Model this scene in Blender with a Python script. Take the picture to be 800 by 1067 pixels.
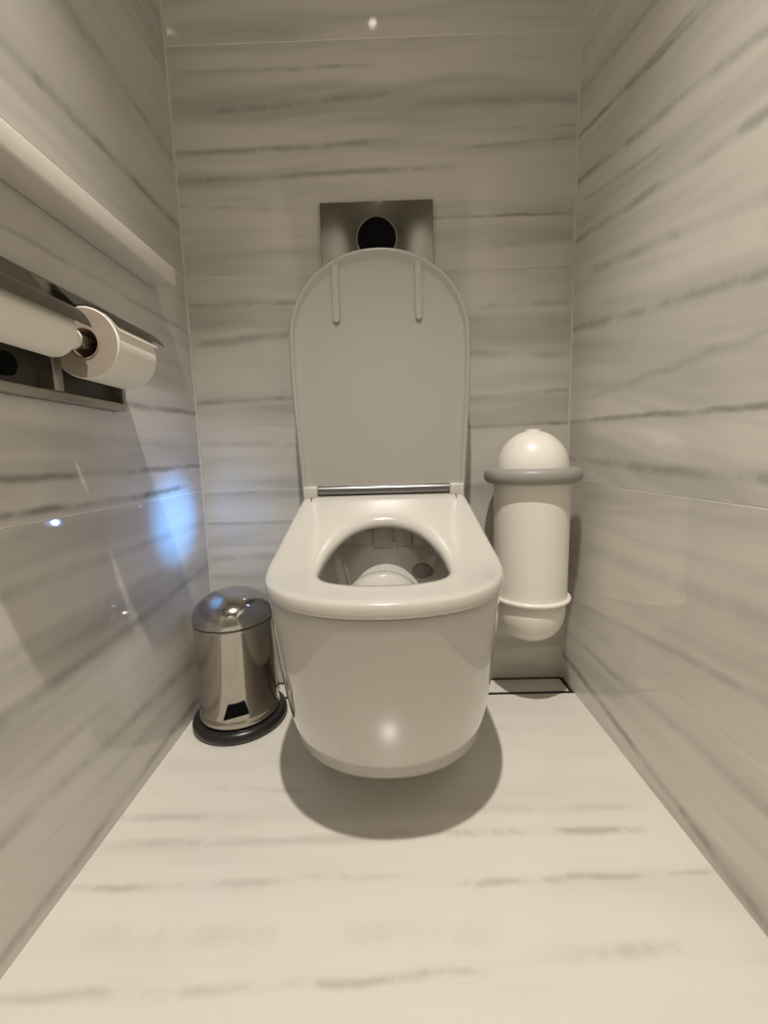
import bpy, bmesh, math
from mathutils import Vector, Matrix
from math import sin, cos, pi, radians

for o in list(bpy.data.objects):
    bpy.data.objects.remove(o)
SC = bpy.context.scene
COL = SC.collection

# ------------------------------------------------------------------ camera
F_PX, PITCH, YAW, ROLL = 433.26, 0.1327, -0.0129, -0.0283
CAM = Vector((0.0107, -1.0, 0.5691))
fw = Vector((sin(YAW) * cos(PITCH), cos(YAW) * cos(PITCH), -sin(PITCH)))
rt = Vector((cos(YAW), -sin(YAW), 0))
up = rt.cross(fw)
rt2 = rt * cos(ROLL) + up * sin(ROLL)
up2 = up * cos(ROLL) - rt * sin(ROLL)
cd = bpy.data.cameras.new('camera')
cd.sensor_fit = 'HORIZONTAL'
cd.sensor_width = 36.0
cd.lens = 36.0 * F_PX / 800.0
cd.clip_start = 0.01
cam = bpy.data.objects.new('camera', cd)
COL.objects.link(cam)
cam.matrix_world = Matrix(((rt2.x, up2.x, -fw.x, CAM.x),
                           (rt2.y, up2.y, -fw.y, CAM.y),
                           (rt2.z, up2.z, -fw.z, CAM.z),
                           (0, 0, 0, 1)))
SC.camera = cam

# ------------------------------------------------------------------ world, light, exposure
world = bpy.data.worlds.new('world')
SC.world = world
world.use_nodes = True
world.node_tree.nodes['Background'].inputs[0].default_value = (0.9, 0.85, 0.75, 1)
world.node_tree.nodes['Background'].inputs[1].default_value = 0.05

LAMP = Vector((-0.005, -1.03, 2.385))
ld = bpy.data.lights.new('ceiling_lamp_light', 'SPOT')      # narrow downlight beam
ld.shadow_soft_size = 0.020
ld.energy = 158.0
ld.spot_size = radians(77)
ld.spot_blend = 0.70
ld.color = (1.0, 0.94, 0.845)
lo = bpy.data.objects.new('ceiling_lamp_light', ld)
lo.location = LAMP
COL.objects.link(lo)

# small cold night light of the shower toilet, shining at the left wall
nd = bpy.data.lights.new('night_light_beam', 'SPOT')
nd.energy = 4.6
nd.color = (0.12, 0.42, 1.0)
nd.spot_size = radians(52)
nd.spot_blend = 1.0
nd.shadow_soft_size = 0.006
no = bpy.data.objects.new('night_light_beam', nd)
NIGHT = Vector((-0.186, -0.150, 0.452))
no.location = NIGHT + Vector((-0.006, 0, 0))
no.rotation_euler = Vector((-0.253, 0.012, 0.0)).to_track_quat('-Z', 'Y').to_euler()
COL.objects.link(no)
nd2 = bpy.data.lights.new('night_light_glow', 'SPOT')
nd2.energy = 0.6
nd2.color = (0.26, 0.42, 1.0)
nd2.spot_size = radians(140)
nd2.spot_blend = 1.0
nd2.shadow_soft_size = 0.006
no2 = bpy.data.objects.new('night_light_glow', nd2)
no2.location = no.location
no2.rotation_euler = no.rotation_euler
COL.objects.link(no2)

SC.view_settings.view_transform = 'Standard'
SC.view_settings.look = 'None'
SC.view_settings.exposure = 0.0
SC.view_settings.gamma = 1.0
SC.view_settings.use_curve_mapping = False

# ------------------------------------------------------------------ dimensions
L, R = -0.439, 0.439
YF = -1.60
H = 2.40
JOINTS = [0.0, 0.499, 0.983, 1.443, 1.92, H]

# ------------------------------------------------------------------ material helpers
class NT:
    def __init__(s, name):
        s.m = bpy.data.materials.new(name)
        s.m.use_nodes = True
        s.t = s.m.node_tree
        s.b = s.t.nodes['Principled BSDF']

    def n(s, kind, **kw):
        nd = s.t.nodes.new(kind)
        for k, v in kw.items():
            setattr(nd, k, v)
        return nd

    def link(s, a, b):
        s.t.links.new(a, b)

    def put(s, sock, v):
        if isinstance(v, (int, float, tuple)):
            sock.default_value = v
        else:
            s.link(v, sock)

    def math(s, op, a, b=0.0, c=None, clamp=False):
        nd = s.n('ShaderNodeMath', operation=op, use_clamp=clamp)
        s.put(nd.inputs[0], a)
        s.put(nd.inputs[1], b)
        if c is not None:
            s.put(nd.inputs[2], c)
        return nd.outputs[0]

    def xyz(s, x, y, z):
        nd = s.n('ShaderNodeCombineXYZ')
        s.put(nd.inputs[0], x); s.put(nd.inputs[1], y); s.put(nd.inputs[2], z)
        return nd.outputs[0]

    def noise(s, vec, scale=1.0, detail=3.0, rough=0.55, dist=0.0):
        nd = s.n('ShaderNodeTexNoise')
        s.link(vec, nd.inputs['Vector'])
        nd.inputs['Scale'].default_value = scale
        nd.inputs['Detail'].default_value = detail
        nd.inputs['Roughness'].default_value = rough
        nd.inputs['Distortion'].default_value = dist
        return nd.outputs['Fac']

    def smooth(s, v, a, b, lo=0.0, hi=1.0):
        nd = s.n('ShaderNodeMapRange', interpolation_type='SMOOTHSTEP')
        s.put(nd.inputs['Value'], v)
        nd.inputs['From Min'].default_value = a
        nd.inputs['From Max'].default_value = b
        s.put(nd.inputs['To Min'], lo)
        s.put(nd.inputs['To Max'], hi)
        return nd.outputs['Result']

    def mix(s, f, a, b):
        nd = s.n('ShaderNodeMix', data_type='RGBA')
        s.put(nd.inputs[0], f)
        s.put(nd.inputs[6], a)
        s.put(nd.inputs[7], b)
        return nd.outputs[2]


def simple(name, col, rough=0.4, metal=0.0, coat=0.0, bump=0.0, bscale=200.0, vary=0.04, vscale=9.0):
    k = NT(name)
    k.b.inputs['Roughness'].default_value = rough
    k.b.inputs['Metallic'].default_value = metal
    k.b.inputs['Coat Weight'].default_value = coat
    k.b.inputs['Coat Roughness'].default_value = 0.03
    tc = k.n('ShaderNodeTexCoord')
    f = k.noise(tc.outputs['Object'], vscale, 3)
    a = tuple(c * (1 - vary) for c in col) + (1,)
    b = tuple(min(1, c * (1 + vary)) for c in col) + (1,)
    k.link(k.mix(f, a, b), k.b.inputs['Base Color'])
    if bump:
        h = k.noise(tc.outputs['Object'], bscale, 2)
        bn = k.n('ShaderNodeBump')
        bn.inputs['Strength'].default_value = bump
        bn.inputs['Distance'].default_value = 0.001
        k.link(h, bn.inputs['Height'])
        k.link(bn.outputs['Normal'], k.b.inputs['Normal'])
    return k.m


def marble(name, axis, light, mid, dark, tilt=0.0, seed=0.0, veins=(), rough=0.12,
           band=17.0, stretch=1.1, band_amt=1.0, streak=0.35, spec=0.5, vein_amt=0.78):
    """Layered stone: long horizontal cloudy bands, fine streaks and single dark veins.
    axis 'x' / 'y': wall running along that axis, veins along it, layered in z;
    axis 'f': floor, veins along x, layered in y."""
    k = NT(name)
    g = k.n('ShaderNodeNewGeometry')
    sep = k.n('ShaderNodeSeparateXYZ')
    k.link(g.outputs['Position'], sep.inputs[0])
    X, Y, Z = sep.outputs
    if axis == 'x':
        u, v = X, Z
    elif axis == 'y':
        u, v = Y, Z
    else:
        u, v = X, Y
    vt = k.math('MULTIPLY_ADD', u, -tilt, v)              # remove the tilt of the layers
    wob = k.noise(k.xyz(k.math('MULTIPLY', u, 3.2), k.math('MULTIPLY', vt, 5.0), seed), 1.0, 3)
    wob = k.math('MULTIPLY', k.math('SUBTRACT', wob, 0.5), 0.035)
    fine = k.noise(k.xyz(k.math('MULTIPLY', u, 14.0), k.math('MULTIPLY', vt, 10.0), seed + 3), 1.0, 4, 0.65)
    fine = k.math('MULTIPLY', k.math('SUBTRACT', fine, 0.5), 0.010)
    vw = k.math('ADD', vt, wob)
    big = k.noise(k.xyz(k.math('MULTIPLY', u, stretch), k.math('MULTIPLY', vw, band), seed + 7.3), 1.0, 3, 0.6)
    band1 = k.smooth(big, 0.42, 0.72, 0.0, band_amt)
    col = k.mix(band1, light + (1,), mid + (1,))
    st = k.noise(k.xyz(k.math('MULTIPLY', u, 2.2), k.math('MULTIPLY', k.math('ADD', vw, fine), band * 4.5), seed + 1.7), 1.0, 3, 0.6)
    st = k.smooth(st, 0.55, 0.78, 0.0, streak)
    col = k.mix(st, col, tuple((a + b) / 2 for a, b in zip(mid, dark)) + (1,))
    # single veins: (u0, v0, u1, v1, half width, strength, halo below(-)/above(+))
    brk = k.noise(k.xyz(k.math('MULTIPLY', u, 9.0), k.math('MULTIPLY', vt, 6.0), seed + 11), 1.0, 4, 0.7)
    brk = k.smooth(brk, 0.38, 0.60)
    vv = k.math('ADD', v, k.math('ADD', fine, k.math('MULTIPLY', wob, 1.1 if axis == 'f' else 0.45)))
    for (u0, v0, u1, v1, hw, s, halo) in veins:
        s, hw = s * vein_amt, hw * 1.15
        sl = (v1 - v0) / (u1 - u0)
        ln = k.math('MULTIPLY_ADD', u, sl, v0 - sl * u0)
        d = k.math('SUBTRACT', vv, ln)
        ad = k.math('ABSOLUTE', d)
        m = k.smooth(ad, 0.0, hw, 1.0, 0.0)
        m = k.math('MULTIPLY', m, k.math('MULTIPLY_ADD', brk, 0.95 if axis == 'f' else 0.75, 0.05 if axis == 'f' else 0.25))
        lo_, hi_ = min(u0, u1), max(u0, u1)
        m = k.math('MULTIPLY', m, k.smooth(u, lo_ - 0.05, lo_ + 0.02))
        m = k.math('MULTIPLY', m, k.smooth(u, hi_ - 0.02, hi_ + 0.05, 1.0, 0.0))
        if halo:
            hd = k.math('MULTIPLY', d, 1.0 if halo > 0 else -1.0)
            hm = k.math('MULTIPLY', k.smooth(hd, 0.0, abs(halo), 0.6 * s, 0.0), k.smooth(hd, -hw, hw * 0.3))
            hm = k.math('MULTIPLY', hm, k.smooth(u, lo_ - 0.05, lo_ + 0.05))
            hm = k.math('MULTIPLY', hm, k.smooth(u, hi_ - 0.05, hi_ + 0.05, 1.0, 0.0))
            col = k.mix(hm, col, mid + (1,))
        col = k.mix(k.math('MULTIPLY', m, s), col, dark + (1,))
    k.link(col, k.b.inputs['Base Color'])
    k.b.inputs['Roughness'].default_value = rough
    k.b.inputs['Specular IOR Level'].default_value = spec
    return k.m


# ------------------------------------------------------------------ mesh helpers
def link(name, me, mat, parent=None, smooth=True, auto=None):
    o = bpy.data.objects.new(name, me)
    COL.objects.link(o)
    if mat:
        me.materials.append(mat)
    if smooth:
        for p in me.polygons:
            p.use_smooth = True
        if auto:
            me.set_sharp_from_angle(angle=radians(auto))
    if parent:
        o.parent = parent
    return o


def from_bm(name, bm, mat, parent=None, smooth=True, auto=35):
    bmesh.ops.recalc_face_normals(bm, faces=bm.faces)
    me = bpy.data.meshes.new(name)
    bm.to_mesh(me)
    bm.free()
    return link(name, me, mat, parent, smooth, auto)


def add_box(bm, lo, hi, bevel=0.0, seg=2):
    g = bmesh.ops.create_cube(bm, size=1.0)
    vs = g['verts']
    for v in vs:
        v.co = Vector([(a + b) / 2 + c * (b - a) for a, b, c in zip(lo, hi, v.co)])
    if bevel:
        es = list({e for v in vs for e in v.link_edges})
        bmesh.ops.bevel(bm, geom=es, offset=bevel, segments=seg, profile=0.5, affect='EDGES')


def box(name, lo, hi, mat, parent=None, bevel=0.0, seg=2):
    bm = bmesh.new()
    add_box(bm, lo, hi, bevel, seg)
    return from_bm(name, bm, mat, parent)


def loft(bm, rings, close=True, cap0=False, cap1=False):
    vr = [[bm.verts.new(p) for p in r] for r in rings]
    n = len(vr[0])
    for a, b in zip(vr[:-1], vr[1:]):
        for i in range(n if close else n - 1):
            j = (i + 1) % n
            bm.faces.new((a[i], a[j], b[j], b[i]))
    if cap0:
        bm.faces.new(vr[0])
    if cap1:
        bm.faces.new(vr[-1])
    return vr


def lathe(bm, prof, c=(0, 0, 0), seg=64, axis='z'):
    rings = []
    for (r, h) in prof:
        ring = []
        for i in range(seg):
            a = 2 * pi * i / seg
            if axis == 'z':
                p = (c[0] + r * cos(a), c[1] + r * sin(a), c[2] + h)
            else:
                p = (c[0] + r * cos(a), c[1] + h, c[2] + r * sin(a))
            ring.append(p)
        rings.append(ring)
    loft(bm, rings)
    bmesh.ops.remove_doubles(bm, verts=bm.verts, dist=1e-6)


def lathe_obj(name, prof, c, mat, parent=None, seg=64, axis='z', auto=40):
    bm = bmesh.new()
    lathe(bm, prof, c, seg, axis)
    return from_bm(name, bm, mat, parent, auto=auto)


def tube(bm, pts, r, seg=10):
    rings = []
    n = len(pts)
    pts = [Vector(p) for p in pts]
    for i, p in enumerate(pts):
        t = (pts[min(i + 1, n - 1)] - pts[max(i - 1, 0)]).normalized()
        a = t.orthogonal().normalized() if i == 0 else (a - t * a.dot(t)).normalized()
        b = t.cross(a)
        rings.append([p + a * r * cos(2 * pi * k / seg) + b * r * sin(2 * pi * k / seg) for k in range(seg)])
    loft(bm, rings, True, True, True)


def empty(name, loc, label, cat, group=None):
    o = bpy.data.objects.new(name, None)
    o.empty_display_size = 0.05
    COL.objects.link(o)
    o.location = loc
    o['label'] = label
    o['category'] = cat
    if group:
        o['group'] = group
    return o


def adopt(parent, *objs):
    """parent objects built in world coordinates to an empty that is not at the origin"""
    bpy.context.view_layer.update()
    for o in objs:
        o.parent = parent
        o.matrix_parent_inverse = Matrix.Translation(-Vector(parent.location))


def structure(o, label=None):
    o['kind'] = 'structure'
    if label:
        o['label'] = label
    return o


def lerp(a, b, t):
    return a + (b - a) * t


def curve(pts, x):
    """smooth interpolation through sorted (x, y) points"""
    if x <= pts[0][0]:
        return pts[0][1]
    if x >= pts[-1][0]:
        return pts[-1][1]
    for i in range(len(pts) - 1):
        x0, y0 = pts[i]
        x1, y1 = pts[i + 1]
        if x0 <= x <= x1:
            def sl(j):
                if j <= 0:
                    return (pts[1][1] - pts[0][1]) / (pts[1][0] - pts[0][0])
                if j >= len(pts) - 1:
                    return (pts[-1][1] - pts[-2][1]) / (pts[-1][0] - pts[-2][0])
                return (pts[j + 1][1] - pts[j - 1][1]) / (pts[j + 1][0] - pts[j - 1][0])
            h = x1 - x0
            t = (x - x0) / h
            m0, m1 = sl(i) * h, sl(i + 1) * h
            return ((2 * t**3 - 3 * t**2 + 1) * y0 + (t**3 - 2 * t**2 + t) * m0
                    + (-2 * t**3 + 3 * t**2) * y1 + (t**3 - t**2) * m1)


# ------------------------------------------------------------------ materials
WL, WM, WD = (0.72, 0.695, 0.635), (0.49, 0.472, 0.427), (0.17, 0.167, 0.148)
M = {}
M['grout'] = simple('pale_grout', (0.88, 0.86, 0.80), 0.8, bump=0.3)
M['sealant'] = simple('corner_sealant', (0.74, 0.71, 0.65), 0.45)
M['porcelain'] = simple('white_porcelain', (0.58, 0.56, 0.515), 0.025, coat=0.6, vary=0.01)
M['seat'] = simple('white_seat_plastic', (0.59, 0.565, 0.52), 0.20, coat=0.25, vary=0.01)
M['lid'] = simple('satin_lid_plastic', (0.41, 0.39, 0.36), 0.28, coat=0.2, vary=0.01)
M['chrome'] = simple('polished_steel', (0.50, 0.47, 0.425), 0.10, 1.0, vary=0.02)
M['lid_steel'] = simple('polished_lid_steel', (0.50, 0.49, 0.47), 0.12, 1.0, vary=0.02)
M['hinge_metal'] = simple('hinge_metal', (0.24, 0.24, 0.245), 0.3, 1.0)
M['plate'] = simple('brushed_plate_steel', (0.27, 0.265, 0.24), 0.17, 1.0, vary=0.05, vscale=4)
M['holder'] = simple('holder_steel', (0.46, 0.435, 0.39), 0.30, 1.0, vary=0.05)
M['holder_dark'] = simple('holder_recess_shade', (0.10, 0.095, 0.085), 0.4, 0.8)  # dark tone carries the shade of a recess that is not cut in
M['black'] = simple('black_glass', (0.003, 0.003, 0.003), 0.7)
M['black'].node_tree.nodes['Principled BSDF'].inputs['Specular IOR Level'].default_value = 0.1
M['rubber'] = simple('black_rubber', (0.018, 0.017, 0.016), 0.28)
M['seam'] = simple('dark_seam', (0.02, 0.02, 0.02), 0.6)
M['bin_white'] = simple('white_bin_plastic', (0.90, 0.86, 0.785), 0.30, coat=0.2, vary=0.01)
M['bin_grey'] = simple('grey_bin_plastic', (0.34, 0.33, 0.30), 0.40, vary=0.02)
M['paper'] = simple('tissue_paper', (0.82, 0.79, 0.72), 0.9, bump=0.25, bscale=400)
M['paper_end'] = simple('tissue_roll_end', (0.42, 0.36, 0.30), 0.95, bump=0.6, bscale=500, vary=0.10, vscale=60)
M['card'] = simple('cardboard', (0.36, 0.28, 0.20), 0.9)
M['shelf'] = simple('white_shelf_lacquer', (0.78, 0.74, 0.68), 0.40, vary=0.02)
M['ceiling'] = simple('ceiling_paint', (0.78, 0.75, 0.69), 0.8)
M['drain'] = simple('drain_channel_dark', (0.03, 0.03, 0.028), 0.5, 0.3)
M['door'] = simple('painted_door', (0.42, 0.39, 0.35), 0.4)
M['recess'] = simple('shadow_gap_grey', (0.30, 0.28, 0.25), 0.5)

k = NT('night_light_lens')
k.b.inputs['Base Color'].default_value = (0.3, 0.4, 0.9, 1)
k.b.inputs['Emission Color'].default_value = (0.35, 0.5, 1.0, 1)
k.b.inputs['Emission Strength'].default_value = 3.0
M['night'] = k.m
k = NT('lamp_lens')
k.b.inputs['Base Color'].default_value = (1, 0.95, 0.85, 1)
k.b.inputs['Emission Color'].default_value = (1.0, 0.88, 0.70, 1)
k.b.inputs['Emission Strength'].default_value = 14.0
M['lens'] = k.m

back_veins = {
    0: [(-0.44, 0.420, -0.2, 0.416, 0.006, .5, -.03), (-0.44, 0.33, -0.15, 0.335, .012, .35, 0),
        (0.1, 0.18, 0.44, 0.15, .01, .3, .04)],
    1: [(-0.44, 0.920, -0.15, 0.922, .010, .55, 0), (-0.44, .836, -.2, .853, .012, .5, -.03),
        (-0.44, .706, -.15, .712, .008, .65, .03), (0.18, .632, .44, .637, .006, .8, .03), (-0.44, .610, -.15, .60, .012, .3, 0),
        (.2, .80, .44, .79, .012, .4, 0), (.2, .70, .44, .712, .008, .4, -.03), (.22, .90, .44, .905, .01, .35, 0)],
    2: [(-0.43, 1.393, -.02, 1.391, .006, .5, 0), (-.34, 1.318, .06, 1.337, .010, .6, .02),
        (-.44, 1.237, .05, 1.243, .009, .6, -.03), (-.44, 1.178, .16, 1.192, .010, .6, 0),
        (-.44, 1.131, -.2, 1.118, .008, .35, 0), (.13, 1.089, .44, 1.089, .005, .75, .03),
        (.18, 1.224, .44, 1.241, .006, .45, -.03), (.1, 1.32, .44, 1.31, .012, .3, 0), (.3, 1.262, .44, 1.264, .006, .4, 0),
        (.15, 1.02, .36, 1.03, .008, .3, 0)],
}
right_veins = {
    0: [(-0.60, .012, 0, .067, .012, .75, -.02), (-.6, .285, 0, .215, .010, .35, -.05), (-.6, .15, 0, .13, .012, .3, 0),
        (-1.0, .38, -.1, .36, .02, .25, .03)],
    1: [(-.62, .610, 0, .637, .007, .8, -.025), (-.7, .525, 0, .552, .012, .6, .03), (-.6, .745, 0, .842, .012, .55, .05),
        (-.6, .70, -.12, .68, .01, .3, 0), (-.7, .80, -.1, .93, .012, .45, .03),
        (-.60, 1.072, 0, 1.242, .008, .7, .03), (-.60, .99, 0, 1.149, .010, .6, .03), (-.5, .93, 0, 1.03, .012, .6, .03),
        (-.5, 1.19, 0, 1.32, .010, .45, -.03), (-.4, 1.0, -.05, 1.09, .006, .5, 0), (-.45, 1.13, -.1, 1.215, .006, .5, 0),
        (-.6, 1.26, 0, 1.42, .008, .4, 0)],
}
left_veins = {
    0: [(-.62, .277, 0, .313, .014, .55, -.05), (-.6, .02, -.1, .03, .012, .6, .05), (-.62, .42, 0, .424, .012, .3, -.04),
        (-.7, .15, 0, .12, .014, .4, .05), (-.6, .35, -.2, .36, .012, .25, 0)],
    1: [(-.55, .553, 0, .557, .008, .8, .03), (-.60, .511, -.10, .513, .008, .9, -.02), (-.28, .668, .01, .685, .009, .8, .04),
        (-.7, .62, -.1, .60, .014, .3, 0), (-.5, .853, 0, .862, .006, .4, .03)],
    2: [(-.6, 1.07, 0, 1.086, .012, .7, .05), (-.6, 1.25, 0, 1.22, .014, .35, .05), (-.6, 1.36, 0, 1.39, .01, .3, 0)],
}


def tile_mat(side, i):
    ax = 'x' if side in ('back', 'front') else 'y'
    vs = {'back': back_veins, 'right': right_veins, 'left': left_veins}.get(side, {}).get(i, ())
    tilt = {('right', 1): 0.19, ('right', 0): -0.06, ('back', 2): 0.02}.get((side, i), 0.01)
    sd = {'back': 2.0, 'right': 31.0, 'left': 57.0, 'front': 83.0}[side] + 5.7 * i
    light = WL
    mid = WM
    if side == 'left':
        light, mid = (0.68, 0.65, 0.605), (0.50, 0.477, 0.44)  # same stone, darkened for the dimmer light on this wall
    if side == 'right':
        light, mid = (0.78, 0.75, 0.685), (0.56, 0.54, 0.485)  # same stone, lightened for the stronger light on this wall
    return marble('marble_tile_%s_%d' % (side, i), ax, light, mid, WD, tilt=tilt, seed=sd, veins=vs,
                  rough=0.05, band=11.0, band_amt=0.9, streak=0.20)


# ------------------------------------------------------------------ room shell
def wall(side):
    t = 0.0007
    g = 0.0008
    if side == 'back':
        o = box('wall_back', (L - .06, t, -0.06), (R + .06, .10, H + .05), M['grout'])
    elif side == 'left':
        o = box('wall_left', (L - .10, YF - .1, -0.06), (L - t, 0.10, H + .05), M['grout'])
    elif side == 'right':
        o = box('wall_right', (R + t, YF - .1, -0.06), (R + .10, 0.10, H + .05), M['grout'])
    structure(o, {'back': 'back wall of grey veined stone tiles behind the toilet',
                  'left': 'left wall of grey veined stone tiles with the shelf',
                  'right': 'right wall of grey veined stone tiles beside the white bin'}[side])
    js = [0.0, 0.499, 1.443, 1.92, H] if side == 'right' else JOINTS
    for i in range(len(js) - 1):
        z0, z1 = js[i] + (g if i else -.05), js[i + 1] - g
        m = tile_mat(side, i)
        if side == 'back':
            lo, hi = (L - .008, 0, z0), (R + .008, t + .009, z1)
        elif side == 'left':
            lo, hi = (L - t - .009, YF, z0), (L, .009, z1)
        else:
            lo, hi = (R, YF, z0), (R + t + .009, .009, z1)
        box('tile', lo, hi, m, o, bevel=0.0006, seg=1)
    return o


for s in ('back', 'left', 'right'):
    wall(s)

floor_veins = [(-.44, -.398, -.26, -.404, .010, .40, .03), (-.42, -.512, -.18, -.510, .009, .55, -.03), (-.1, -.505, 0.0, -.508, .007, .4, .03),
               (.02, -.442, .36, -.440, .010, .65, .03), (.10, -.519, .28, -.513, .007, .6, .0), (.3, -.512, .435, -.506, .006, .5, .02),
               (-.45, -.628, -.12, -.620, .008, .40, 0), (-.1, -.617, .08, -.612, .007, .6, .02), (.2, -.592, .36, -.588, .012, .45, 0),
               (.1, -.40, .38, -.395, .012, .35, .03), (-.3, -.345, -.15, -.35, .009, .35, 0), (.12, -.70, .4, -.69, .012, .35, 0),
               (-.4, -.445, .0, -.45, .012, .35, .02), (-.35, -.57, .1, -.575, .02, .2, 0), (.2, -.20, .44, -.195, .010, .2, 0)]
M['floor'] = marble('pale_marble_floor', 'f', (0.75, 0.715, 0.655), (0.645, 0.61, 0.55), (0.30, 0.275, 0.235), tilt=0.0, seed=5.0,
                    veins=floor_veins, rough=0.22, band=9.0, stretch=1.6, band_amt=0.6, streak=0.10, vein_amt=0.75)
DR = -0.074
fl = box('floor', (L - .02, YF - .1, -.06), (R + .02, DR, 0), M['floor'], bevel=0.0008, seg=1)
structure(fl, 'pale cream marble floor with fine grey veins')
ce = box('ceiling', (L - .05, YF - .1, H), (R + .05, .06, H + .08), M['ceiling'])
structure(ce, 'plain white ceiling above the toilet room')
wf = box('wall_front', (L - .05, YF - .1, -.06), (R + .05, YF, H + .05), M['ceiling'])
structure(wf, 'plain painted wall with a door behind the viewer')
dr = structure(bpy.data.objects.new('door_1', None), 'plain painted door opposite the toilet')
COL.objects.link(dr)
box('door_leaf', (-.36, YF + .004, .005), (.36, YF + .03, 2.02), M['door'], dr, bevel=.003)
for a, b in (((-.415, YF, 0), (-.362, YF + .036, 2.08)), ((.362, YF, 0), (.415, YF + .036, 2.08)), ((-.415, YF, 2.022), (.415, YF + .037, 2.08))):
    box('door_frame', a, b, M['door'], dr, bevel=.003)
lathe_obj('door_handle', [(0, 0), (.022, 0), (.022, .01), (.009, .012), (.009, .04), (.02, .045), (.02, .06), (0, .062)],
          (.30, YF + .03, 1.0), M['chrome'], dr, 24, 'y')

# sealant beads in the two vertical corners and a bright slim joint line
for i, (x0, x1) in enumerate(((L, L + .004), (R - .004, R))):
    bm = bmesh.new()
    add_box(bm, (x0, -.004, 0), (x1, 0.0, H))
    o = from_bm('trim_%d' % (i + 1), bm, M['sealant'])
    structure(o, ['thin pale sealant line in the left back corner', 'thin pale sealant line in the right back corner'][i])

# linear drain along the back wall: dark channel with a stone insert
dn = empty('linear_drain', (0, -.037, 0), 'narrow linear floor drain with stone insert along the back wall', 'drain')
bm = bmesh.new()
add_box(bm, (L, DR + .0005, -.05), (R, -.0005, -.022))
ch = from_bm('channel', bm, M['drain'])
M['insert'] = marble('drain_insert_marble', 'f', (0.74, 0.71, 0.65), (0.58, 0.55, 0.495), (0.25, 0.23, 0.19), seed=12.0,
                     rough=0.22, band=9.0, stretch=1.6, band_amt=0.6, streak=0.10)
ins = box('stone_insert', (L + .0063, -.0638, -.021), (R - .0083, -.0082, -.0005), M['insert'], bevel=.0008, seg=1)
slot_bars = []  # flush dark bars, coloured as the shade in the slots round the insert
for a, b in (((L, DR + .0002, -.03), (R, -.0640, -.0004)), ((L, -.0080, -.03), (R, -.0002, -.0004)),
             ((L + .0002, -.0640, -.03), (L + .0062, -.0080, -.0004)), ((R - .0082, -.0640, -.03), (R - .0002, -.0080, -.0004))):
    slot_bars.append(box('slot_shade_bar', a, b, M['drain']))
adopt(dn, ch, ins, *slot_bars)

# ------------------------------------------------------------------ toilet
TO = empty('wall_hung_toilet', (0, 0, 0.08), 'white wall-hung shower toilet with its lid raised against the back wall', 'toilet')
parts = []
TOP = [(-.56, .404), (-.46, .400), (-.39, .402), (-.31, .420), (-.25, .443), (-.15, .488), (-.08, .505)]


def ztop(y):
    return curve(TOP, y)


NS, NF, NB = 14, 56, 8


def outline(a, ar, yc, yf, yr, n=2.2):
    """closed plan outline: left side from the rear, round the front, right side back, along the rear"""
    pts = []
    b = yc - yf
    for i in range(NS):
        t = i / NS
        w = lerp(ar, a, sin(t * pi / 2) ** 0.9)
        pts.append((-w, lerp(yr, yc, t)))
    for i in range(NF + 1):
        th = pi * i / NF
        c, s = cos(th), sin(th)
        pts.append((-a * math.copysign(abs(c) ** (2 / n), c), yc - b * abs(s) ** (2 / n)))
    for i in range(NS):
        t = 1 - (i + 1) / NS
        w = lerp(ar, a, sin(t * pi / 2) ** 0.9)
        pts.append((w, lerp(yr, yc, t)))
    for i in range(1, NB):
        pts.append((lerp(ar, -ar, i / NB), yr))
    return pts


ZB = 0.083
SEAT_T = 0.022
GAP = 0.005


def ring_from(ol, s=None, z=None):
    r = []
    for (x, y) in ol:
        zt = ztop(y) - SEAT_T - GAP
        r.append((x, y, z if z is not None else lerp(ZB, zt, s)))
    return r


rings = []
# underside centre -> bottom edge -> up the outside -> rim -> down the inside of the bowl
rings.append(ring_from(outline(.02, .02, -.20, -.22, -.001), z=ZB))
rings.append(ring_from(outline(.10, .10, -.24, -.34, -.001), z=ZB))
rings.append(ring_from(outline(.158, .152, -.268, -.421, -.001, 2.1), z=ZB))
for (s, a, yc, yf, n) in ((.004, .1630, -.269, -.427, 2.1), (.014, .1663, -.27, -.4315, 2.1), (.04, .1685, -.272, -.4365, 2.1), (.12, .1712, -.277, -.447, 2.1),
                          (.25, .1740, -.290, -.465, 2.15), (.45, .1765, -.305, -.489, 2.2), (.65, .1785, -.318, -.509, 2.2),
                          (.82, .1795, -.326, -.522, 2.2), (.94, .1800, -.330, -.529, 2.2), (.985, .1797, -.331, -.5295, 2.2), (1.0, .1770, -.331, -.527, 2.2)):
    rings.append(ring_from(outline(a, .158 + .004 * s, yc, yf, -.001, n), s=s))


def inner(a, ar, yc, yf, yr, dz, z=None):
    r = []
    for (x, y) in outline(a, ar, yc, yf, yr, 2.0):
        zt = ztop(y) - SEAT_T - GAP
        r.append((x, y, z if z is not None else zt - dz))
    return r


rings.append(inner(.142, .110, -.33, -.490, -.172, .000))
rings.append(inner(.137, .106, -.33, -.484, -.176, .004))
rings.append(inner(.136, .106, -.33, -.483, -.177, .050))
rings.append(inner(.139, .108, -.33, -.484, -.174, .055))
rings.append(inner(.130, .100, -.33, -.470, -.190, .085))
rings.append(inner(.105, .07, -.34, -.43, -.25, 0, z=.25))
rings.append(inner(.06, .04, -.33, -.38, -.27, 0, z=.20))
rings.append(inner(.02, .012, -.32, -.34, -.30, 0, z=.19))
bm = bmesh.new()
vr = loft(bm, rings)
bm.faces.new(vr[0]); bm.faces.new(vr[-1])
body = from_bm('bowl', bm, M['porcelain'], auto=50)
parts.append(body)

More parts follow.
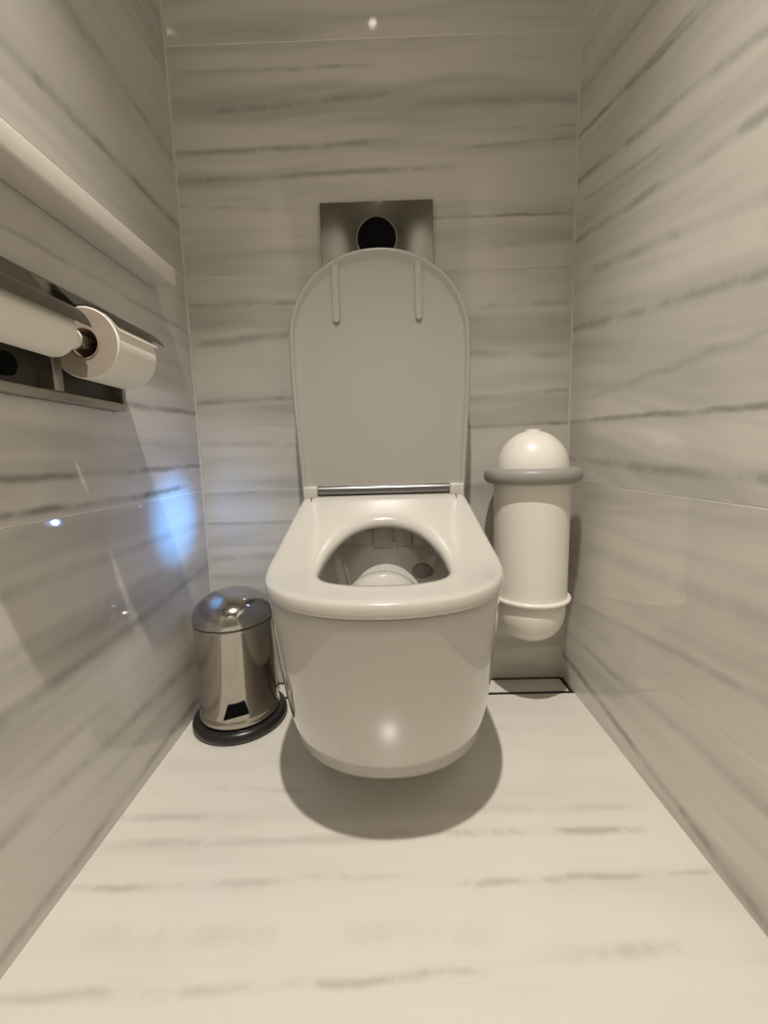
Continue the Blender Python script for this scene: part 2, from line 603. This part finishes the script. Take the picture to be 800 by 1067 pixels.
# details inside the bowl: rear nozzle flaps, a rounded rise of the bowl floor, the spray opening
for (x0, x1, z0, z1) in ((-.066, -.026, .393, .424), (-.023, .016, .385, .430), (.021, .054, .389, .428), (.058, .088, .391, .420)):
    fl_ = box('nozzle_flap', (x0, -.1815, z0), (x1, -.172, z1), M['porcelain'], bevel=.002)
    parts.append(fl_)
bm = bmesh.new()
bmesh.ops.create_uvsphere(bm, u_segments=32, v_segments=16, radius=1.0)
for v in bm.verts:
    v.co = Vector((-.004 + v.co.x * .070, -.285 + v.co.y * .05, .312 + v.co.z * .055))
parts.append(from_bm('bowl_rise', bm, M['porcelain']))
bm = bmesh.new()
bmesh.ops.create_uvsphere(bm, u_segments=24, v_segments=12, radius=1.0)
for v in bm.verts:
    v.co = Vector((.072 + v.co.x * .020, -.205 + v.co.y * .010, .345 + v.co.z * .015))
parts.append(from_bm('spray_opening', bm, M['recess']))

# seat: lofted ring with rounded edges that rises towards the hinge
HYC = -.365


def seat_outer():
    pts = []
    a, yc, yf, yr, ar = .1830, -.345, -.543, -.128, .1640
    n = 2.15
    b = yc - yf
    for i in range(24):
        t = i / 24
        pts.append((-lerp(ar, a, sin(t * pi / 2) ** 1.1), lerp(yr, yc, t)))
    for i in range(73):
        th = pi * i / 72
        c, s = cos(th), sin(th)
        pts.append((-a * math.copysign(abs(c) ** (2 / n), c), yc - b * abs(s) ** (2 / n)))
    for i in range(24):
        t = 1 - (i + 1) / 24
        pts.append((lerp(ar, a, sin(t * pi / 2) ** 1.1), lerp(yr, yc, t)))
    for i in range(1, 30):
        pts.append((lerp(ar, -ar, i / 30), yr))
    return pts


so = seat_outer()
HA, HBF, HBR, HC = .098, .080, .152, -.378


def hole_pt(x, y):
    ang = math.atan2(y - HC, x)
    c, s = cos(ang), sin(ang)
    b = HBR if s > 0 else HBF
    n = 2.15 if s > 0 else 2.5
    r = (abs(c / HA) ** n + abs(s / b) ** n) ** (-1 / n)
    return (r * c, HC + r * s)


hi_ = [hole_pt(x, y) for (x, y) in so]


def seat_ring(f, dz):
    """f: 0 hole edge .. 1 outer edge (metres offset handled by caller), dz below the top surface"""
    r = []
    for (ho, ou) in zip(hi_, so):
        x, y = lerp(ho[0], ou[0], f), lerp(ho[1], ou[1], f)
        r.append((x, y, ztop(y) - dz))
    return r


prof = [(.16, .022), (.06, .0215), (.015, .018), (.0, .012), (.010, .0065), (.035, .0028), (.085, .0008), (.18, 0.0), (.4, 0), (.6, 0), (.80, 0), (.925, .0006),
        (.965, .0020), (.988, .0048), (1.0, .0095), (1.0, .015), (.988, .0192), (.96, .0217), (.80, .022), (.5, .022), (.16, .022)]
bm = bmesh.new()
loft(bm, [seat_ring(f, d) for f, d in prof])
bmesh.ops.remove_doubles(bm, verts=bm.verts, dist=1e-6)
seat = from_bm('seat', bm, M['seat'], auto=60)
parts.append(seat)
# small split lines beside the hinge
seam_parts = []
for sx in (-1, 1):
    sm = box('seam', (sx * .147 - .0008, -.165, ztop(-.155) - .012), (sx * .147 + .0008, -.140, ztop(-.150) + .0022), M['recess'])
    seam_parts.append(sm)

# rear housing below the lid and hinge
hb = box('rear_housing', (-.160, -.127, .30), (.160, -.002, .487), M['porcelain'], bevel=.012, seg=4)
parts.append(hb)
for sx in (-1, 1):
    a, b = sorted((sx * .136, sx * .1655))
    parts.append(box('hinge_post', (a, -.150, .478), (b, -.112, .511), M['seat'], bevel=.004, seg=3))
bm = bmesh.new()
tube(bm, [(-.1355, -.138, .502), (.1355, -.138, .502)], .0095, 24)
parts.append(from_bm('hinge_bar', bm, M['hinge_metal']))

# lid: raised, leaning back
LB, LT = Vector((0, -.126, .500)), Vector((0, -.082, .986))
LD = (LT - LB)
LLEN = LD.length
LD.normalize()
LN = Vector((0, -LD.z, LD.y))                         # towards the viewer


def lid_outline(inset=0.0, top_extra=0.0):
    pts = []
    aw, ab, hc = .1850, .1685, LLEN - .183
    n = 2.08
    A = aw - inset
    for i in range(24):
        t = i / 24
        pts.append((-(lerp(ab, aw, sin(t * pi / 2) ** 1.3) - inset), lerp(inset * .5, hc, t)))
    for i in range(65):
        th = pi * i / 64
        c, s = cos(th), sin(th)
        pts.append((-A * math.copysign(abs(c) ** (2 / n), c), hc + (.183 - inset - top_extra) * abs(s) ** (2 / n)))
    for i in range(24):
        t = 1 - (i + 1) / 24
        pts.append(((lerp(ab, aw, sin(t * pi / 2) ** 1.3) - inset), lerp(inset * .5, hc, t)))
    return pts


def lid_ring(inset, n, top=0.0):
    return [LB + Vector((x, 0, 0)) + LD * h + LN * n for (x, h) in lid_outline(inset, top)]


bm = bmesh.new()
vr = loft(bm, [lid_ring(.006, -.004), lid_ring(.002, -.002), lid_ring(.0, .004), lid_ring(.0, .014), lid_ring(.0015, .0175),
               lid_ring(.004, .019), lid_ring(.0065, .0185), lid_ring(.009, .0160, .003), lid_ring(.0115, .0125, .009), lid_ring(.014, .0115, .010), lid_ring(.03, .0110, .010)])
bm.faces.new(vr[0]); bm.faces.new(vr[-1])
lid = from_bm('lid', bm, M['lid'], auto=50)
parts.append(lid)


def capsule(w, h0, h1, x, n0, n1):
    pts = []
    r = w / 2
    for i in range(13):
        a = pi * i / 12
        pts.append((x + r * cos(a), h1 - r + r * sin(a)))
    for i in range(13):
        a = pi + pi * i / 12
        pts.append((x + r * cos(a), h0 + r + r * sin(a)))
    def rg(sc, n):
        cx, cy = x, (h0 + h1) / 2
        out = []
        for (px, ph) in pts:
            q = LB + Vector((cx + (px - cx) * sc, 0, 0)) + LD * (cy + (ph - cy) * (1 - (1 - sc) * w / (h1 - h0))) + LN * n
            out.append(q)
        return out
    bm = bmesh.new()
    vr = loft(bm, [rg(1.0, n0), rg(1.0, n1 - .0015), rg(.8, n1)])
    bm.faces.new(vr[0]); bm.faces.new(vr[-1])
    return bm


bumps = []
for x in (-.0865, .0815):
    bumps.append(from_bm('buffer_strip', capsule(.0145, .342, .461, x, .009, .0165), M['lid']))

# night light lens on the left flank
nl = lathe_obj('night_light', [(0, 0), (.006, 0), (.007, .002), (.005, .004), (0, .0045)], (0, 0, 0), M['night'], None, 20, 'z')
nl.rotation_euler = (0, -pi / 2, 0)
nl.location = NIGHT + Vector((.012, 0, 0))
adopt(TO, *parts, nl)
for c_, par in ((seam_parts, seat), (bumps, lid)):
    for o in c_:
        o.parent = par

# ------------------------------------------------------------------ flush plate
FP = empty('flush_plate', (0, 0, .955), 'dark brushed steel flush plate with round black button behind the lid', 'flush plate')
fa = box('plate', (-.1245, -.011, .957), (.1235, -.0005, 1.122), M['plate'], bevel=.0012)
fb = lathe_obj('button_ring', [(.0425, 0), (.0425, -.0135), (.0435, -.014), (.045, -.0135), (.045, 0)], (-.001, -.0005, 1.046), M['plate'], None, 64, 'y')
fc = lathe_obj('button', [(0, -.0118), (.0425, -.0118), (.0425, -.003), (0, -.003)], (-.001, -.0005, 1.046), M['black'], None, 64, 'y')
fd = box('release_tab', (-.003, -.0125, 1.1195), (.003, -.004, 1.1245), M['chrome'], bevel=.0008)
adopt(FP, fa, fb, fc, fd)

# ------------------------------------------------------------------ pedal bin
PB = empty('pedal_bin', (-.332, -.140, 0), 'polished steel pedal bin with domed lid in the left back corner', 'bin')
c = (0, 0, 0)
lathe_obj('base_ring', [(.060, .0005), (.094, .0005), (.0985, .004), (.1005, .011), (.0985, .018), (.0935, .0225), (.087, .0235), (.082, .022), (.06, .022)], c, M['rubber'], PB)
bb = lathe_obj('body', [(.0, .006), (.080, .006), (.080, .022), (.0845, .026), (.0848, .034), (.0825, .039), (.0815, .044), (.0815, .226), (.0825, .229), (.0815, .232), (.0, .232)], c, M['chrome'], PB, 96)
lathe_obj('seam_ring', [(.0795, .231), (.0815, .231), (.0815, .2355), (.0795, .2355)], c, M['seam'], PB, 96)
dome = [(.0, .235), (.0825, .235), (.0835, .238), (.083, .243)]
for i in range(1, 17):
    a = i / 16 * pi / 2
    dome.append((.083 * cos(a) ** .9 if i < 16 else 0.0, .243 + .053 * sin(a)))
lathe_obj('lid', dome, c, M['lid_steel'], PB, 96)
bm = bmesh.new()
rings_ = []
for yy, k_ in ((-.076, 1.0), (-.0835, 1.0), (-.0845, .93)):
    rings_.append([(x * k_, yy, .066 + (z - .066) * k_) for x, z in ((-.026, .049), (.024, .055), (.018, .083), (-.016, .079))])
loft(bm, rings_, True, True, True)
pd = from_bm('pedal_plate', bm, M['black'], PB, smooth=False)
pd.rotation_euler = (0, 0, radians(15))
bm = bmesh.new()
add_box(bm, (-.018, .077, .222), (.018, .090, .246), .003)
from_bm('lid_hinge', bm, M['lid_steel'], PB)

# ------------------------------------------------------------------ wall dispenser / sanitary bin
SB = empty('sanitary_bin', (.317, -.106, .145), 'white capsule-shaped sanitary bin with grey collar on the back wall at right', 'bin')
c = (.317, -.106, 0)
sp = []
sp.append(lathe_obj('body', [(.0765, .25), (.077, .30), (.0785, .510), (.076, .512), (0, .512)], c, M['bin_white'], None, 80))
col_ = [(.070, .505)]
for i in range(13):
    a = -pi / 2 + pi * i / 12
    col_.append((.084 + .0155 * cos(a) ** .8 if 0 < i < 12 else .084, .521 + .0160 * sin(a)))
col_.append((.070, .537))
sp.append(lathe_obj('collar', col_, c, M['bin_grey'], None, 80))
dm = [(.0735, .530)]
for i in range(15):
    a = i / 15 * pi / 2
    dm.append((.0735 * cos(a), .535 + .080 * sin(a)))
dm = [p for p in dm if p[0] > .016] + [(.0155, .6130), (.0150, .6165), (.012, .6175), (0, .6175)]
sp.append(lathe_obj('dome_lid', dm, c, M['bin_white'], None, 80))
bt = [(.0, .157)]
for i in range(1, 15):
    a = i / 15 * pi / 2
    bt.append((.0745 * sin(a) ** .80, .157 + .075 * (1 - cos(a) ** 1.0)))
bt += [(.0745, .238), (.072, .244), (.072, .252)]
sp.append(lathe_obj('bottom_cap', bt, c, M['bin_white'], None, 80))
rg = []
for i in range(13):
    a = 2 * pi * i / 12
    rg.append((.0805 + .0042 * cos(a), .257 + .0048 * sin(a)))
sp.append(lathe_obj('holding_ring', rg, c, M['bin_white'], None, 80))
sp.append(box('wall_bracket', (.318 - .03, -.030, .247), (.318 + .03, -.0005, .267), M['bin_white'], bevel=.003))
sp.append(box('wall_bracket', (.318 - .03, -.034, .44), (.318 + .03, -.0005, .50), M['bin_white'], bevel=.003))
adopt(SB, *sp)

# ------------------------------------------------------------------ shelf
sh = box('wall_shelf', (L + .0005, -1.15, .905), (L + .050, -.147, .938), M['shelf'], bevel=.004, seg=3)
sh['label'] = 'slim white shelf board on the left wall above the paper holder'
sh['category'] = 'shelf'

# ------------------------------------------------------------------ double paper holder
HY0, HY1, HYM = -.625, -.298, -.444
HZ0, HZ1 = .655, .806
PH = empty('toilet_paper_holder', (L, HYM, HZ0), 'steel double toilet paper holder with hinged covers on the left wall', 'paper holder')
hp = []
hp.append(box('back_plate', (L + .0005, HY0, HZ0), (L + .005, HY1, HZ1), M['holder_dark']))
hd_ = .020
for nm, lo_, hi2 in (('frame_bar', (L + .0005, HY0, HZ0), (L + hd_, HY1, HZ0 + .011)),
                     ('frame_bar', (L + .0005, HY0, HZ1 - .009), (L + hd_, HY1, HZ1)),
                     ('frame_bar', (L + .0005, HY1 - .008, HZ0 + .011), (L + hd_, HY1, HZ1 - .009)),
                     ('frame_bar', (L + .0005, HY0, HZ0 + .011), (L + hd_, HY0 + .008, HZ1 - .009)),
                     ('divider', (L + .0005, HYM - .008, HZ0 + .011), (L + hd_ + .004, HYM + .008, HZ1 - .009))):
    hp.append(box(nm, lo_, hi2, M['holder'], bevel=.0012))
AX, AZ = L + .057, .727


def cover(y0, y1, r, a_end):
    """curved sheet-steel cover hinged at the top of the frame, lying on the roll"""
    sec = [(L + .012, HZ1 - .001), (L + .024, HZ1 - .004)]
    for i in range(11):
        a = radians(lerp(100, a_end, i / 10))
        sec.append((AX + r * cos(a), AZ + r * sin(a)))
    bm = bmesh.new()
    n = len(sec)
    vo = []
    for (x, z) in sec:
        vo.append([(x, y0, z), (x, y1, z)])
    vs = [[bm.verts.new(p) for p in r_] for r_ in vo]
    for a, b in zip(vs[:-1], vs[1:]):
        bm.faces.new((a[0], a[1], b[1], b[0]))
    bmesh.ops.solidify(bm, geom=bm.faces[:], thickness=.0016)
    return bm


hp.append(from_bm('roll_cover', cover(HYM + .012, HY1 - .018, .0500, 27), M['holder'], auto=60))
hp.append(from_bm('roll_cover', cover(HY0 + .010, HYM - .026, .0370, 12), M['holder'], auto=60))
for (y0, y1) in ((HYM + .003, HY1 - .004), (HY0 + .004, HYM - .003)):
    bm = bmesh.new()
    tube(bm, [(AX, y0, AZ), (AX, y1, AZ)], .0085, 16)
    sd_ = from_bm('spindle', bm, M['holder'])
    hp.append(sd_)
    for yy in (y0, y1):
        hp.append(box('spindle_arm', (L + .004, yy - .002, AZ - .008), (AX + .004, yy + .002, AZ + .008), M['holder'], bevel=.0008))
hp.append(lathe_obj('recess_disc', [(0, 0), (.014, 0), (.014, .006), (.012, .008), (0, .008)], (0, 0, 0), M['black'], None, 32))  # flat black disc stands in for a dark round recess
hp[-1].rotation_euler = (0, pi / 2, 0)
hp[-1].location = (L + .005, -.503, .689)
bm = bmesh.new()
tube(bm, [(L + .012, HY0 + .012, HZ1 - .003), (L + .012, HY1 - .012, HZ1 - .003)], .004, 12)
hp.append(from_bm('hinge_rod', bm, M['holder']))
adopt(PH, *hp)


def roll(name, y0, y1, r, ri, label, tail, stick=.001, core='card'):
    t = empty(name, (AX, (y0 + y1) / 2, AZ - r), label, 'toilet paper', 'toilet paper rolls in the steel holder')
    ob = []
    ob.append(lathe_obj('paper', [(ri, y0 + .001), (r - .0015, y0), (r, y0 + .0015), (r, y1 - .0015), (r - .0015, y1), (ri, y1 - .001)], (AX, 0, AZ), M['paper'], None, 72, 'y'))
    for ya, s in ((y0, -1), (y1, 1)):
        ob.append(lathe_obj('roll_end', [(ri, ya + s * .0002), (r - .0015, ya + s * .0004), (r - .0015, ya - s * .0002), (ri, ya - s * .0004)], (AX, 0, AZ), M['paper_end'], None, 72, 'y'))
    ob.append(lathe_obj('core', [(ri - .0015, y0 - .001), (ri, y0 - .001), (ri, y1 + stick), (ri - .0015, y1 + stick), (ri - .0015, y0 - .001)], (AX, 0, AZ), M[core], None, 48, 'y'))
    if tail:
        bm = bmesh.new()
        ov = []
        for (x, z) in tail:
            ov.append([bm.verts.new((x, y0 + .001, z)), bm.verts.new((x, y1 + .004, z))])
        for a, b in zip(ov[:-1], ov[1:]):
            bm.faces.new((a[0], a[1], b[1], b[0]))
        bmesh.ops.solidify(bm, geom=bm.faces[:], thickness=.0008)
        ob.append(from_bm('loose_sheet', bm, M['paper']))
    adopt(t, *ob)
    return t


r2 = .0455
tail = [(AX + (r2 + .001) * cos(radians(a)), AZ + (r2 + .001) * sin(radians(a))) for a in (95, 80, 65, 52, 40, 30)] + [(AX + .0475, AZ + .014)]
roll('toilet_roll', -.436, -.346, r2, .020, 'fuller toilet paper roll showing its brown end, nearer the corner', tail)
roll('toilet_roll', -.612, -.486, .0295, .0125, 'thin used toilet paper roll at the left edge of the picture', None, .030, 'paper')

# ------------------------------------------------------------------ ceiling lamp (source of the light)
CL = empty('ceiling_spotlight', (LAMP.x, LAMP.y, H), 'small round recessed spotlight in the ceiling above the viewer', 'lamp')
a1 = lathe_obj('trim_ring', [(.016, -.002), (.030, -.006), (.045, -.006), (.048, -.003), (.048, 0), (.016, 0), (.016, -.002)], (LAMP.x, LAMP.y, H), M['chrome'], None, 48)
a2 = lathe_obj('lens', [(0, -.001), (.0155, -.001), (.0155, -.0035), (0, -.0035)], (LAMP.x, LAMP.y, H), M['lens'], None, 48)
adopt(CL, a1, a2)
